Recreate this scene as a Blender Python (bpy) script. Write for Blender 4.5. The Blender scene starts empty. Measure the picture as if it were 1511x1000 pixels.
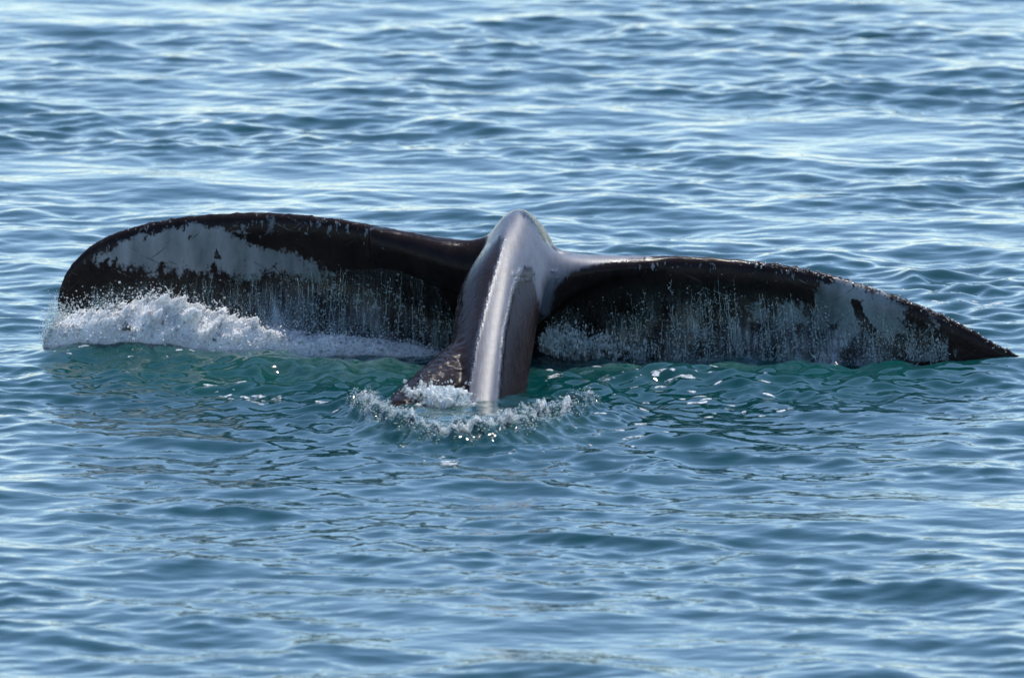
import bpy, math, random
import numpy as np

SC = bpy.context.scene
COL = SC.collection
random.seed(7)
rng = np.random.default_rng(11)
R = math.radians

# ------------------------------------------------------------------ camera
W, HPX = 1511.0, 1000.0
LENS, SENSOR = 570.0, 36.0
K = SENSOR / LENS / W                    # tangent of one photo pixel
ELEV = R(8.0)                           # view elevation onto the waterline of the flukes
DIST = 75.0
YS = math.sin(R(10.0)) / math.sin(ELEV)   # depth of what was read off the picture at ten degrees
PITCH = ELEV - math.atan(25 * K)
CAM = np.array([0.0, -DIST * math.cos(ELEV), DIST * math.sin(ELEV)])
UP = np.array([0, math.sin(PITCH), math.cos(PITCH)])
FWD = np.array([0, math.cos(PITCH), -math.sin(PITCH)])


def at(px, py, Y):
    """point of the place seen at photo pixel (px, py) at depth Y"""
    d = np.array([(px - 755.5) * K, 0, 0]) + UP * ((500 - py) * K) + FWD
    t = (Y - CAM[1]) / d[1]
    return CAM + d * t


def on_sea(px, py, z=0.0):
    d = np.array([(px - 755.5) * K, 0, 0]) + UP * ((500 - py) * K) + FWD
    t = (z - CAM[2]) / d[2]
    return CAM + d * t


cam = bpy.data.cameras.new('camera')
cam.lens = LENS
cam.sensor_width = SENSOR
cam.clip_start = 0.5
cam.clip_end = 20000
cam.dof.use_dof = True
cam.dof.focus_distance = 74.4
cam.dof.aperture_fstop = 4.8
camo = bpy.data.objects.new('camera', cam)
camo.location = CAM
camo.rotation_euler = (math.pi / 2 - PITCH, 0, 0)
COL.objects.link(camo)
SC.camera = camo

# ------------------------------------------------------------------ light
SUN_EL, SUN_AZ = R(64), R(30)            # azimuth: to the right of the direction the camera looks
world = bpy.data.worlds.new('World')
SC.world = world
world.use_nodes = True
wn = world.node_tree
bg = wn.nodes['Background']
sky = wn.nodes.new('ShaderNodeTexSky')
sky.sky_type = 'NISHITA'
sky.sun_disc = False
sky.sun_elevation = SUN_EL
sky.sun_rotation = SUN_AZ
sky.air_density = 1.0
sky.dust_density = 0.1
sky.ozone_density = 3.0
sky.altitude = 600
wn.links.new(sky.outputs[0], bg.inputs['Color'])
bg.inputs['Strength'].default_value = 0.15
sun = bpy.data.lights.new('sun', 'SUN')
sun.energy = 3.2
sun.angle = R(0.53)
sun.color = (1.0, 0.955, 0.89)
suno = bpy.data.objects.new('sun', sun)
suno.rotation_euler = (math.pi / 2 - SUN_EL, 0, math.pi - SUN_AZ)
COL.objects.link(suno)
SC.view_settings.view_transform = 'Standard'
SC.view_settings.look = 'None'
SC.view_settings.gamma = 1.0
SC.view_settings.exposure = 0.56
SC.cycles.use_denoising = True
SC.cycles.max_bounces = 8
SC.cycles.transparent_max_bounces = 16
SC.cycles.caustics_reflective = False
SC.cycles.caustics_refractive = False
SC.cycles.sample_clamp_indirect = 4.0


# ------------------------------------------------------------------ helpers
def mat(name):
    m = bpy.data.materials.new(name)
    m.use_nodes = True
    nt = m.node_tree
    for n in list(nt.nodes):
        nt.nodes.remove(n)
    out = nt.nodes.new('ShaderNodeOutputMaterial')
    return m, nt, out


def node(nt, kind, **kw):
    n = nt.nodes.new(kind)
    for k, v in kw.items():
        if k == 'inp':
            for a, b in v.items():
                n.inputs[a].default_value = b
        else:
            setattr(n, k, v)
    return n


def ramp(nt, src, p0, p1, c0=(0, 0, 0, 1), c1=(1, 1, 1, 1), interp='LINEAR'):
    r = nt.nodes.new('ShaderNodeValToRGB')
    r.color_ramp.interpolation = interp
    e = r.color_ramp.elements
    e[0].position, e[0].color = p0, c0
    e[1].position, e[1].color = p1, c1
    nt.links.new(src, r.inputs[0])
    return r.outputs[0]


def math_n(nt, op, a, b=None, c=None, clamp=False):
    n = nt.nodes.new('ShaderNodeMath')
    n.operation = op
    n.use_clamp = clamp
    for i, v in enumerate((a, b, c)):
        if v is None:
            continue
        if isinstance(v, (int, float)):
            n.inputs[i].default_value = v
        else:
            nt.links.new(v, n.inputs[i])
    return n.outputs[0]


def mixc(nt, f, a, b):
    n = nt.nodes.new('ShaderNodeMix')
    n.data_type = 'RGBA'
    for sock, v in ((n.inputs[0], f), (n.inputs[6], a), (n.inputs[7], b)):
        if isinstance(v, (int, float, tuple)):
            sock.default_value = v
        else:
            nt.links.new(v, sock)
    return n.outputs[2]


def mesh_np(name, v, f, mats, smooth=True, fm=None, link=True):
    """v (n,3); f (m,3) or (m,4)"""
    v = np.asarray(v, np.float32)
    f = np.asarray(f, np.int32)
    k = f.shape[1]
    me = bpy.data.meshes.new(name)
    me.vertices.add(len(v))
    me.vertices.foreach_set('co', v.ravel())
    me.loops.add(f.size)
    me.loops.foreach_set('vertex_index', f.ravel())
    me.polygons.add(len(f))
    me.polygons.foreach_set('loop_start', np.arange(0, f.size, k, dtype=np.int32))
    me.polygons.foreach_set('loop_total', np.full(len(f), k, np.int32))
    if fm is not None:
        me.polygons.foreach_set('material_index', np.asarray(fm, np.int32))
    me.polygons.foreach_set('use_smooth', np.full(len(f), smooth, bool))
    for m in (mats if isinstance(mats, (list, tuple)) else [mats]):
        me.materials.append(m)
    me.update(calc_edges=True)
    o = bpy.data.objects.new(name, me)
    if link:
        COL.objects.link(o)
    return o


def attr(o, name, arr):
    a = o.data.attributes.new(name, 'FLOAT', 'POINT')
    a.data.foreach_set('value', np.asarray(arr, np.float32))


def tag(o, label, cat, kind=None, group=None):
    o['label'] = label
    o['category'] = cat
    if kind:
        o['kind'] = kind
    if group:
        o['group'] = group


def sstep(a, b, x):
    t = np.clip((x - a) / (b - a), 0, 1)
    return t * t * (3 - 2 * t)


class SumNoise:
    """smooth band-limited random field on the plane or in space: a sum of cosines"""
    def __init__(self, seed, lmin, lmax, n=24, dim=2, aniso=None):
        r = np.random.default_rng(seed)
        L = np.exp(r.uniform(math.log(lmin), math.log(lmax), n))
        d = r.normal(size=(n, dim))
        d /= np.linalg.norm(d, axis=1)[:, None]
        if aniso is not None:
            d = d * np.asarray(aniso)
        self.k = d * (2 * math.pi / L)[:, None]
        self.p = r.uniform(0, 6.283, n)
        self.a = (L / lmax) ** 0.6
        self.a /= math.sqrt((self.a ** 2).sum() / 2)

    def __call__(self, *c):
        s = 0
        for k, p, a in zip(self.k, self.p, self.a):
            ph = p
            for kk, cc in zip(k, c):
                ph = ph + kk * cc
            s = s + a * np.cos(ph)
        return s


# icosahedron for drops
PHI = (1 + 5 ** .5) / 2
ICO_V = np.array([(-1, PHI, 0), (1, PHI, 0), (-1, -PHI, 0), (1, -PHI, 0), (0, -1, PHI), (0, 1, PHI), (0, -1, -PHI), (0, 1, -PHI), (PHI, 0, -1), (PHI, 0, 1), (-PHI, 0, -1), (-PHI, 0, 1)]) / math.sqrt(1 + PHI * PHI)
ICO_F = np.array([(0, 11, 5), (0, 5, 1), (0, 1, 7), (0, 7, 10), (0, 10, 11), (1, 5, 9), (5, 11, 4), (11, 10, 2), (10, 7, 6), (7, 1, 8), (3, 9, 4), (3, 4, 2), (3, 2, 6), (3, 6, 8), (3, 8, 9), (4, 9, 5), (2, 4, 11), (6, 2, 10), (8, 6, 7), (9, 8, 1)])


def drops(P, r, stretch=None, jitter=0.25, seed=0):
    """blobs at points P with radii r -> verts, tri faces"""
    g = np.random.default_rng(seed)
    P = np.asarray(P)
    n = len(P)
    s = np.ones((n, 1, 3)) * np.asarray(r).reshape(-1, 1, 1)
    if stretch is not None:
        s = s * np.asarray(stretch).reshape(-1, 1, 3)
    v = ICO_V[None] * (1 + g.normal(0, jitter, (n, 12, 1))) * s + P[:, None, :]
    f = ICO_F[None] + (np.arange(n) * 12)[:, None, None]
    return v.reshape(-1, 3), f.reshape(-1, 3)


def tubes(paths, radii, sides=5):
    """list of (n,3) paths with (n,) radii -> verts, quad faces"""
    V, F, base = [], [], 0
    ang = np.arange(sides) * 2 * math.pi / sides
    for p, r in zip(paths, radii):
        n = len(p)
        t = np.gradient(p, axis=0)
        t /= np.linalg.norm(t, axis=1)[:, None] + 1e-9
        a = np.cross(t, np.array([0.13, 1.0, 0.07]))
        a /= np.linalg.norm(a, axis=1)[:, None] + 1e-9
        b = np.cross(t, a)
        ring = p[:, None, :] + r[:, None, None] * (np.cos(ang)[None, :, None] * a[:, None, :] + np.sin(ang)[None, :, None] * b[:, None, :])
        V.append(ring.reshape(-1, 3))
        i = np.arange(n - 1)[:, None] * sides
        j = np.arange(sides)[None]
        j2 = (j + 1) % sides
        F.append(np.stack([base + i + j, base + i + j2, base + i + sides + j2, base + i + sides + j], -1).reshape(-1, 4))
        base += n * sides
    return np.concatenate(V), np.concatenate(F)


def tris(q):
    return np.concatenate([q[:, [0, 1, 2]], q[:, [0, 2, 3]]])


def join(parts):
    """list of (verts, tris, matindex)"""
    V, F, M, b = [], [], [], 0
    for v, f, m in parts:
        V.append(v)
        F.append(f + b)
        M.append(np.full(len(f), m))
        b += len(v)
    return np.concatenate(V), np.concatenate(F), np.concatenate(M)


# ------------------------------------------------------------------ materials
def make_sea():
    m, nt, out = mat('sea_water')
    p = node(nt, 'ShaderNodeBsdfPrincipled', inp={'Roughness': 0.05, 'IOR': 1.333})
    a = node(nt, 'ShaderNodeAttribute', attribute_name='air')
    n1 = node(nt, 'ShaderNodeTexNoise', inp={'Scale': 22.0, 'Detail': 7.0, 'Roughness': 0.7})
    tc = node(nt, 'ShaderNodeTexCoord')
    nt.links.new(tc.outputs['Object'], n1.inputs['Vector'])
    f = math_n(nt, 'MULTIPLY', a.outputs['Fac'], ramp(nt, n1.outputs['Fac'], 0.35, 0.7), clamp=True)
    c = mixc(nt, f, (0.001, 0.034, 0.037, 1), (0.16, 0.27, 0.25, 1))
    gr_ = node(nt, 'ShaderNodeAttribute', attribute_name='green')
    c = mixc(nt, f, mixc(nt, gr_.outputs['Fac'], (0.001, 0.035, 0.037, 1), (0.001, 0.046, 0.041, 1)), (0.16, 0.27, 0.25, 1))
    nt.links.new(c, p.inputs['Base Color'])
    # capillary ripples, finer than the mesh carries
    mp = node(nt, 'ShaderNodeMapping', inp={'Scale': (5.0, 8.0, 1.0)})
    nt.links.new(tc.outputs['Object'], mp.inputs['Vector'])
    n2 = node(nt, 'ShaderNodeTexNoise', inp={'Scale': 1.0, 'Detail': 3.0, 'Roughness': 0.5})
    nt.links.new(mp.outputs[0], n2.inputs['Vector'])
    b = node(nt, 'ShaderNodeBump', inp={'Strength': 0.5, 'Distance': 0.012})
    nt.links.new(n2.outputs['Fac'], b.inputs['Height'])
    nt.links.new(b.outputs[0], p.inputs['Normal'])
    nt.links.new(p.outputs[0], out.inputs[0])
    return m


def make_skin():
    m, nt, out = mat('wet_whale_skin')
    p = node(nt, 'ShaderNodeBsdfPrincipled', inp={'IOR': 1.34})
    tc = node(nt, 'ShaderNodeTexCoord')
    pig = node(nt, 'ShaderNodeAttribute', attribute_name='pig').outputs['Fac']
    wet = node(nt, 'ShaderNodeAttribute', attribute_name='wet').outputs['Fac']
    obj = tc.outputs['Object']
    mp = node(nt, 'ShaderNodeMapping', inp={'Scale': (1, 0.4, 0.6), 'Rotation': (0, R(25), 0)})
    nt.links.new(obj, mp.inputs['Vector'])
    nA = node(nt, 'ShaderNodeTexNoise', inp={'Scale': 14.0, 'Detail': 7.0, 'Roughness': 0.68})
    nt.links.new(mp.outputs[0], nA.inputs['Vector'])
    nC = node(nt, 'ShaderNodeTexNoise', inp={'Scale': 45.0, 'Detail': 5.0, 'Roughness': 0.7})
    nt.links.new(obj, nC.inputs['Vector'])
    # ragged pigment border
    edge = math_n(nt, 'ADD', pig, math_n(nt, 'ADD', math_n(nt, 'MULTIPLY', math_n(nt, 'SUBTRACT', nA.outputs['Fac'], 0.5), 1.5), math_n(nt, 'MULTIPLY', math_n(nt, 'SUBTRACT', nC.outputs['Fac'], 0.5), 0.9)))
    white = ramp(nt, edge, 0.44, 0.60)
    # scratches and flecks on dark skin
    mp2 = node(nt, 'ShaderNodeMapping', inp={'Scale': (62, 24, 26), 'Rotation': (0, R(-20), 0)})
    nt.links.new(obj, mp2.inputs['Vector'])
    nB = node(nt, 'ShaderNodeTexNoise', inp={'Scale': 1.0, 'Detail': 4.0, 'Roughness': 0.6})
    nt.links.new(mp2.outputs[0], nB.inputs['Vector'])
    mpg = node(nt, 'ShaderNodeMapping', inp={'Scale': (9, 3, 3), 'Rotation': (0, R(15), 0)})
    nt.links.new(obj, mpg.inputs['Vector'])
    nG = node(nt, 'ShaderNodeTexNoise', inp={'Scale': 1.0, 'Detail': 6.0, 'Roughness': 0.55})
    nt.links.new(mpg.outputs[0], nG.inputs['Vector'])
    scar = node(nt, 'ShaderNodeAttribute', attribute_name='scar').outputs['Fac']
    fle = ramp(nt, math_n(nt, 'ADD', nB.outputs['Fac'], math_n(nt, 'MULTIPLY', scar, 0.16)), 0.715, 0.745)
    dark = mixc(nt, ramp(nt, nA.outputs['Fac'], 0.3, 0.7), (0.010, 0.0065, 0.0065, 1), (0.023, 0.0145, 0.0135, 1))
    pale = mixc(nt, ramp(nt, nG.outputs['Fac'], 0.3, 0.72), (0.085, 0.10, 0.105, 1), (0.28, 0.305, 0.325, 1))
    # dark nicks inside the white
    mp3 = node(nt, 'ShaderNodeMapping', inp={'Scale': (10, 6, 6), 'Rotation': (0, R(35), 0)})
    nt.links.new(obj, mp3.inputs['Vector'])
    nD = node(nt, 'ShaderNodeTexNoise', inp={'Scale': 1.3, 'Detail': 5.0, 'Roughness': 0.62})
    nt.links.new(mp3.outputs[0], nD.inputs['Vector'])
    nick = ramp(nt, nD.outputs['Fac'], 0.63, 0.65)
    pale = mixc(nt, nick, pale, (0.03, 0.024, 0.024, 1))
    # long thin rake marks
    rk = None
    for rot, off in ((R(38), 0.0), (R(-24), 7.3)):
        mo = node(nt, 'ShaderNodeMapping', inp={'Rotation': (0, rot, 0), 'Location': (off, off, off)})
        nt.links.new(obj, mo.inputs['Vector'])
        mr = node(nt, 'ShaderNodeMapping', inp={'Scale': (6, 1.5, 80)})
        nt.links.new(mo.outputs[0], mr.inputs['Vector'])
        nr_ = node(nt, 'ShaderNodeTexNoise', inp={'Scale': 1.0, 'Detail': 2.0, 'Roughness': 0.5})
        nt.links.new(mr.outputs[0], nr_.inputs['Vector'])
        m_ = ramp(nt, nr_.outputs['Fac'], 0.68, 0.73)
        rk = m_ if rk is None else math_n(nt, 'MAXIMUM', rk, m_)
    pale = mixc(nt, math_n(nt, 'MULTIPLY', rk, 0.7), pale, (0.05, 0.045, 0.045, 1))
    dark = mixc(nt, math_n(nt, 'MULTIPLY', rk, math_n(nt, 'MULTIPLY', scar, 0.5)), dark, (0.22, 0.22, 0.23, 1))
    c = mixc(nt, math_n(nt, 'MAXIMUM', white, math_n(nt, 'MULTIPLY', fle, 0.8)), dark, pale)
    # wet sheen, streaked down the skin
    r0 = ramp(nt, nC.outputs['Fac'], 0.3, 0.7, (0.54, 0.54, 0.54, 1), (0.62, 0.62, 0.62, 1))
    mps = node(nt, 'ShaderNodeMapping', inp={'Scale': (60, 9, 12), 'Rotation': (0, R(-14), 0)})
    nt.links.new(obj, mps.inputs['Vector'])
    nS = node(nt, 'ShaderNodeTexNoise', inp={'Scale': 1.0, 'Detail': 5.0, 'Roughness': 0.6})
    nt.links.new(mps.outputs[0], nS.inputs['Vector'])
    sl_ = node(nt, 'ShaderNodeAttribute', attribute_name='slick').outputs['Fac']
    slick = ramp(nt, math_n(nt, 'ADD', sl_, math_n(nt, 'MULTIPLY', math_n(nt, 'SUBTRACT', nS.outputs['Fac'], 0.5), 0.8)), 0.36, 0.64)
    spark = node(nt, 'ShaderNodeAttribute', attribute_name='spark').outputs['Fac']
    nt.links.new(mixc(nt, slick, r0, (0.22, 0.22, 0.22, 1)), p.inputs['Roughness'])
    nt.links.new(mixc(nt, math_n(nt, 'MAXIMUM', slick, spark), (0.52, 0.52, 0.52, 1), (0.07, 0.07, 0.07, 1)), p.inputs['Coat Roughness'])
    nt.links.new(math_n(nt, 'SUBTRACT', 0.5, math_n(nt, 'MULTIPLY', slick, 0.47)), p.inputs['Specular IOR Level'])
    nt.links.new(math_n(nt, 'SUBTRACT', 1.52, math_n(nt, 'MULTIPLY', slick, 0.18)), p.inputs['IOR'])
    nt.links.new(math_n(nt, 'MAXIMUM', spark, math_n(nt, 'SUBTRACT', 0.9, math_n(nt, 'MULTIPLY', slick, 0.58))), p.inputs['Coat Weight'])
    # blurred sky sheen on the beaded film, painted as a paler bluish base colour
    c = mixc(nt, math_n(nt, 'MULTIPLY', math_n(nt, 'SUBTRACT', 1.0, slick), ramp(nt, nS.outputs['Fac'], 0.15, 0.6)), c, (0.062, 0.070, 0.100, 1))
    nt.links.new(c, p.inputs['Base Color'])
    p.inputs['Coat Weight'].default_value = 1.0
    p.inputs['Coat IOR'].default_value = 1.33
    mp4 = node(nt, 'ShaderNodeMapping', inp={'Scale': (70, 14, 14), 'Rotation': (0, R(-12), 0)})
    nt.links.new(obj, mp4.inputs['Vector'])
    nE = node(nt, 'ShaderNodeTexNoise', inp={'Scale': 1.0, 'Detail': 4.0, 'Roughness': 0.55})
    nt.links.new(mp4.outputs[0], nE.inputs['Vector'])
    nF = node(nt, 'ShaderNodeTexNoise', inp={'Scale': 26.0, 'Detail': 3.0, 'Roughness': 0.55})
    nt.links.new(obj, nF.inputs['Vector'])
    hgt = math_n(nt, 'ADD', math_n(nt, 'ADD', math_n(nt, 'MULTIPLY', nE.outputs['Fac'], 0.45), math_n(nt, 'MULTIPLY', nC.outputs['Fac'], 0.40)), math_n(nt, 'MULTIPLY', nF.outputs['Fac'], math_n(nt, 'ADD', math_n(nt, 'MULTIPLY', wet, 0.8), 0.25)))
    hgt = math_n(nt, 'MULTIPLY', hgt, math_n(nt, 'ADD', 0.3, math_n(nt, 'MULTIPLY', slick, 0.7)))
    nK = node(nt, 'ShaderNodeTexNoise', inp={'Scale': 75.0, 'Detail': 2.0})
    nt.links.new(obj, nK.inputs['Vector'])
    hgt = math_n(nt, 'ADD', hgt, math_n(nt, 'MULTIPLY', math_n(nt, 'MULTIPLY', spark, 2.2), nK.outputs['Fac']))
    hgt = math_n(nt, 'ADD', hgt, math_n(nt, 'MULTIPLY', slick, -0.55))
    b = node(nt, 'ShaderNodeBump', inp={'Strength': 0.6, 'Distance': 0.009})
    nt.links.new(hgt, b.inputs['Height'])
    nt.links.new(b.outputs[0], p.inputs['Normal'])
    nt.links.new(b.outputs[0], p.inputs['Coat Normal'])
    nt.links.new(p.outputs[0], out.inputs[0])
    return m


def make_foam(name='foam', trans=0.15, clear=0.0, sss=1.0):
    m, nt, out = mat(name)
    tc = node(nt, 'ShaderNodeTexCoord')
    p = node(nt, 'ShaderNodeBsdfPrincipled', inp={'Base Color': (0.93, 0.95, 0.96, 1), 'Roughness': 0.22, 'IOR': 1.33, 'Subsurface Weight': sss, 'Subsurface Radius': (1, 1, 1), 'Subsurface Scale': 0.05})
    t = node(nt, 'ShaderNodeBsdfTranslucent', inp={'Color': (0.80, 0.84, 0.85, 1)})
    n1 = node(nt, 'ShaderNodeTexNoise', inp={'Scale': 80.0, 'Detail': 5.0})
    nt.links.new(tc.outputs['Object'], n1.inputs['Vector'])
    b = node(nt, 'ShaderNodeBump', inp={'Strength': 1.0, 'Distance': 0.016})
    nt.links.new(n1.outputs['Fac'], b.inputs['Height'])
    nt.links.new(b.outputs[0], p.inputs['Normal'])
    mx = node(nt, 'ShaderNodeMixShader', inp={0: trans})
    nt.links.new(p.outputs[0], mx.inputs[1])
    nt.links.new(t.outputs[0], mx.inputs[2])
    if clear != 0:
        tr = node(nt, 'ShaderNodeBsdfTransparent', inp={'Color': (0.93, 0.97, 0.97, 1)})
        n2 = node(nt, 'ShaderNodeTexNoise', inp={'Scale': 40.0 if clear > 0 else 75.0, 'Detail': 4.0, 'Roughness': 0.6})
        nt.links.new(tc.outputs['Object'], n2.inputs['Vector'])
        m2 = node(nt, 'ShaderNodeMixShader')
        nt.links.new(ramp(nt, n2.outputs['Fac'], 0.5 - clear * 0.2, 0.75 - clear * 0.2), m2.inputs[0])
        nt.links.new(mx.outputs[0], m2.inputs[1])
        nt.links.new(tr.outputs[0], m2.inputs[2])
        mx = m2
    nt.links.new(mx.outputs[0], out.inputs[0])
    return m


def make_clear(name='running_water', body=0.22, gloss=0.16):
    """thin running water: mostly see-through, with a sheen and a little milky air in it"""
    m, nt, out = mat(name)
    tc = node(nt, 'ShaderNodeTexCoord')
    tr = node(nt, 'ShaderNodeBsdfTransparent', inp={'Color': (0.90, 0.96, 0.95, 1)})
    df = node(nt, 'ShaderNodeBsdfDiffuse', inp={'Color': (0.50, 0.60, 0.58, 1)})
    tl = node(nt, 'ShaderNodeBsdfTranslucent', inp={'Color': (0.50, 0.64, 0.61, 1)})
    gl = node(nt, 'ShaderNodeBsdfGlossy', inp={'Color': (1, 1, 1, 1), 'Roughness': gloss})
    mp = node(nt, 'ShaderNodeMapping', inp={'Scale': (62, 20, 5)})
    nt.links.new(tc.outputs['Object'], mp.inputs['Vector'])
    n1 = node(nt, 'ShaderNodeTexNoise', inp={'Scale': 1.0, 'Detail': 6.0, 'Roughness': 0.68})
    nt.links.new(mp.outputs[0], n1.inputs['Vector'])
    a = node(nt, 'ShaderNodeMixShader', inp={0: 0.5})
    nt.links.new(df.outputs[0], a.inputs[1])
    nt.links.new(tl.outputs[0], a.inputs[2])
    m1 = node(nt, 'ShaderNodeMixShader')
    fade = node(nt, 'ShaderNodeAttribute', attribute_name='film').outputs['Fac']
    nt.links.new(math_n(nt, 'MULTIPLY', fade, ramp(nt, n1.outputs['Fac'], 0.42, 0.74, (0.02, 0.02, 0.02, 1), (min(1, body * 2.6),) * 3 + (1,))), m1.inputs[0])
    nt.links.new(tr.outputs[0], m1.inputs[1])
    nt.links.new(a.outputs[0], m1.inputs[2])
    fr = node(nt, 'ShaderNodeFresnel', inp={'IOR': 1.33})
    bp = node(nt, 'ShaderNodeBump', inp={'Strength': 0.8, 'Distance': 0.01})
    nt.links.new(n1.outputs['Fac'], bp.inputs['Height'])
    nt.links.new(bp.outputs[0], gl.inputs['Normal'])
    nt.links.new(bp.outputs[0], fr.inputs['Normal'])
    m2 = node(nt, 'ShaderNodeMixShader')
    nt.links.new(math_n(nt, 'MULTIPLY', fr.outputs[0], math_n(nt, 'ADD', math_n(nt, 'MULTIPLY', fade, 0.7), 0.3)), m2.inputs[0])
    nt.links.new(m1.outputs[0], m2.inputs[1])
    nt.links.new(gl.outputs[0], m2.inputs[2])
    nt.links.new(m2.outputs[0], out.inputs[0])
    return m


def make_barn():
    m, nt, out = mat('barnacle_shell')
    p = node(nt, 'ShaderNodeBsdfPrincipled', inp={'Roughness': 0.18})
    tc = node(nt, 'ShaderNodeTexCoord')
    n1 = node(nt, 'ShaderNodeTexNoise', inp={'Scale': 30.0, 'Detail': 3.0})
    nt.links.new(tc.outputs['Object'], n1.inputs['Vector'])
    nt.links.new(ramp(nt, n1.outputs['Fac'], 0.4, 0.65, (0.05, 0.045, 0.045, 1), (0.5, 0.5, 0.5, 1)), p.inputs['Base Color'])
    nt.links.new(p.outputs[0], out.inputs[0])
    return m


M_BARN = make_barn()
M_SEA = make_sea()
M_SKIN = make_skin()
M_FOAM = make_foam(clear=-0.25)
M_SPRAY = make_foam('spray', 0.5, 0.9, 0.0)
M_CORE = make_foam('white_water', 0.3, 0.45, 0.6)
M_FLECK = make_foam('foam_glint_white', 0.2, 0.35, 0.0)
M_CLEAR = make_clear('running_water', 0.23)
M_BEAD = make_clear('water_beads', 0.24, 0.04)

# ------------------------------------------------------------------ the sea
g = np.random.default_rng(5)
NW = 190
WL = np.exp(g.uniform(math.log(0.09), math.log(2.0), NW))
WDIR = g.normal(R(-97), R(58), NW)
slope = 0.116 * math.sqrt(2 / NW) * np.where(WL < 0.3, 1.3, 1.0) * np.where(WL > 1.0, 0.55, 1.1) * g.uniform(0.5, 1.4, NW)
WA = slope * WL / (2 * math.pi)
WK = 2 * math.pi / WL
WP = g.uniform(0, 6.283, NW)
GUST = SumNoise(3, 1.6, 7.0, 18)
RING = [(533, 606), (552, 628), (590, 645), (645, 656), (710, 657), (770, 648), (822, 632), (870, 613)]
RING_P = np.array([on_sea(a, b)[:2] for a, b in RING])
_t = np.linspace(0, len(RING) - 1, 60)
RING_C = np.stack([np.interp(_t, range(len(RING)), RING_P[:, i]) for i in range(2)], -1)
STOCK_C = on_sea(725, 602)[:2]
TURB = SumNoise(14, 0.035, 0.12, 30, 2, (1, 0.7))
ROUGH = SumNoise(17, 0.14, 0.55, 36, 2)
CHOP = SumNoise(16, 0.085, 0.6, 60, 2)
TURB2 = SumNoise(15, 0.05, 0.16, 30, 2, (1, 0.7))


def local_sea(x, y):
    """the water the whale itself has raised"""
    h = np.zeros_like(x)
    # swell piled up in front of the left fluke
    c = on_sea(212, 527)
    h += 0.068 * np.exp(-((x - c[0]) / 0.30) ** 2 - ((y - c[1]) / 0.20) ** 2)
    c = on_sea(350, 528)
    h += 0.030 * np.exp(-((x - c[0]) / 0.35) ** 2 - ((y - c[1]) / 0.20) ** 2)
    c = on_sea(105, 526)
    h += 0.035 * np.exp(-((x - c[0]) / 0.22) ** 2 - ((y - c[1]) / 0.20) ** 2)
    c = on_sea(430, 545)
    h += 0.050 * np.exp(-((x - c[0]) / 0.5) ** 2 - ((y - c[1]) / 0.22) ** 2)
    c = on_sea(1440, 548)
    h += 0.035 * np.exp(-((x - c[0]) / 0.35) ** 2 - ((y - c[1]) / 0.3) ** 2)
    c = on_sea(1380, 438)
    h += 0.011 * ROUGH(x, y) * np.exp(-((x - c[0]) / 0.75) ** 2 - ((y - c[1]) / 1.4) ** 2)
    c = on_sea(1010, 566)
    h += 0.066 * np.exp(-((x - c[0]) / 0.8) ** 2 - ((y - c[1]) / 0.3) ** 2)
    nb = (np.abs(x) < 4) & (y > -3.2) & (y < 1.4)
    xb, yb = x[nb], y[nb]
    h[nb] += 0.0125 * CHOP(xb, yb) * np.exp(-(xb / 2.4) ** 4 - ((yb + 0.7) / 1.1) ** 2)
    # collar of water round the tail stock
    d = np.full_like(x, 9.0)
    near = (np.abs(x - STOCK_C[0]) < 1.6) & (np.abs(y - STOCK_C[1]) < 2.5)
    xn, yn = x[near], y[near]
    dn = np.full_like(xn, 9.0)
    for p in RING_C[::2]:
        dn = np.minimum(dn, np.hypot(xn - p[0], (yn - p[1]) * 0.62))
    d[near] = dn
    dn = d[near]
    tb = 0.013 * TURB(xn, yn) * np.exp(-(dn / 0.085) ** 2) + 0.006 * TURB2(xn, yn) * np.exp(-(dn / 0.2) ** 2)
    h[near] += 0.040 * np.exp(-(dn / 0.075) ** 2) + 0.03 * np.exp(-(dn / 0.25) ** 2) + tb
    c = on_sea(700, 628)
    h += 0.062 * np.exp(-((x - c[0]) / 0.38) ** 2 - ((y - c[1]) / 0.55) ** 2)
    # short ripples running out from the stock
    rr = np.hypot(x - STOCK_C[0], (y - STOCK_C[1]) * 0.75)
    h += 0.0050 * np.cos(rr * 2 * math.pi / 0.17 + 1.2 * np.sin(x * 4) + 0.8 * np.sin(y * 3.1)) * np.exp(-((rr - 0.75) / 0.45) ** 2)
    return h


def sea_height(x, y, dx=None, full=False):
    x = np.asarray(x, float)
    y = np.asarray(y, float)
    z = np.zeros_like(x)
    ox = np.zeros_like(x)
    oy = np.zeros_like(x)
    m = np.clip(0.78 + 0.30 * GUST(x, y), 0.25, 1.5)
    # quieter in the lee of the flukes
    calm = 1 - 0.15 * np.exp(-(x / 2.6) ** 2 - ((y + 0.7) / 1.1) ** 2)
    for L, A, k, th, ph in zip(WL, WA, WK, WDIR, WP):
        c, s = math.cos(th), math.sin(th)
        q = k * (c * x + s * y) + ph
        a = A * (m if L < 0.8 else 1.0) * (calm if L > 0.25 else 1.0)
        if dx is not None:
            a = a * np.clip((L / dx - 2.5) / 3.0, 0, 1)
        z += a * np.cos(q)
        if full:
            ch = 0.95 if L > 0.22 else 0.6
            sn = np.sin(q) * a * ch
            ox -= c * sn
            oy -= s * sn
    z += local_sea(x, y)
    return (z, ox, oy) if full else z


def axis(lo, hi, step, far, grow=1.16):
    a = list(np.arange(lo, hi + 1e-6, step))
    s, v = step, a[-1]
    up = []
    while v < far:
        s *= grow
        v += s
        up.append(v)
    s, v = step, a[0]
    dn = []
    while v > -far:
        s *= grow
        v -= s
        dn.append(v)
    A = np.array(dn[::-1] + a + up)
    return A


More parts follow.
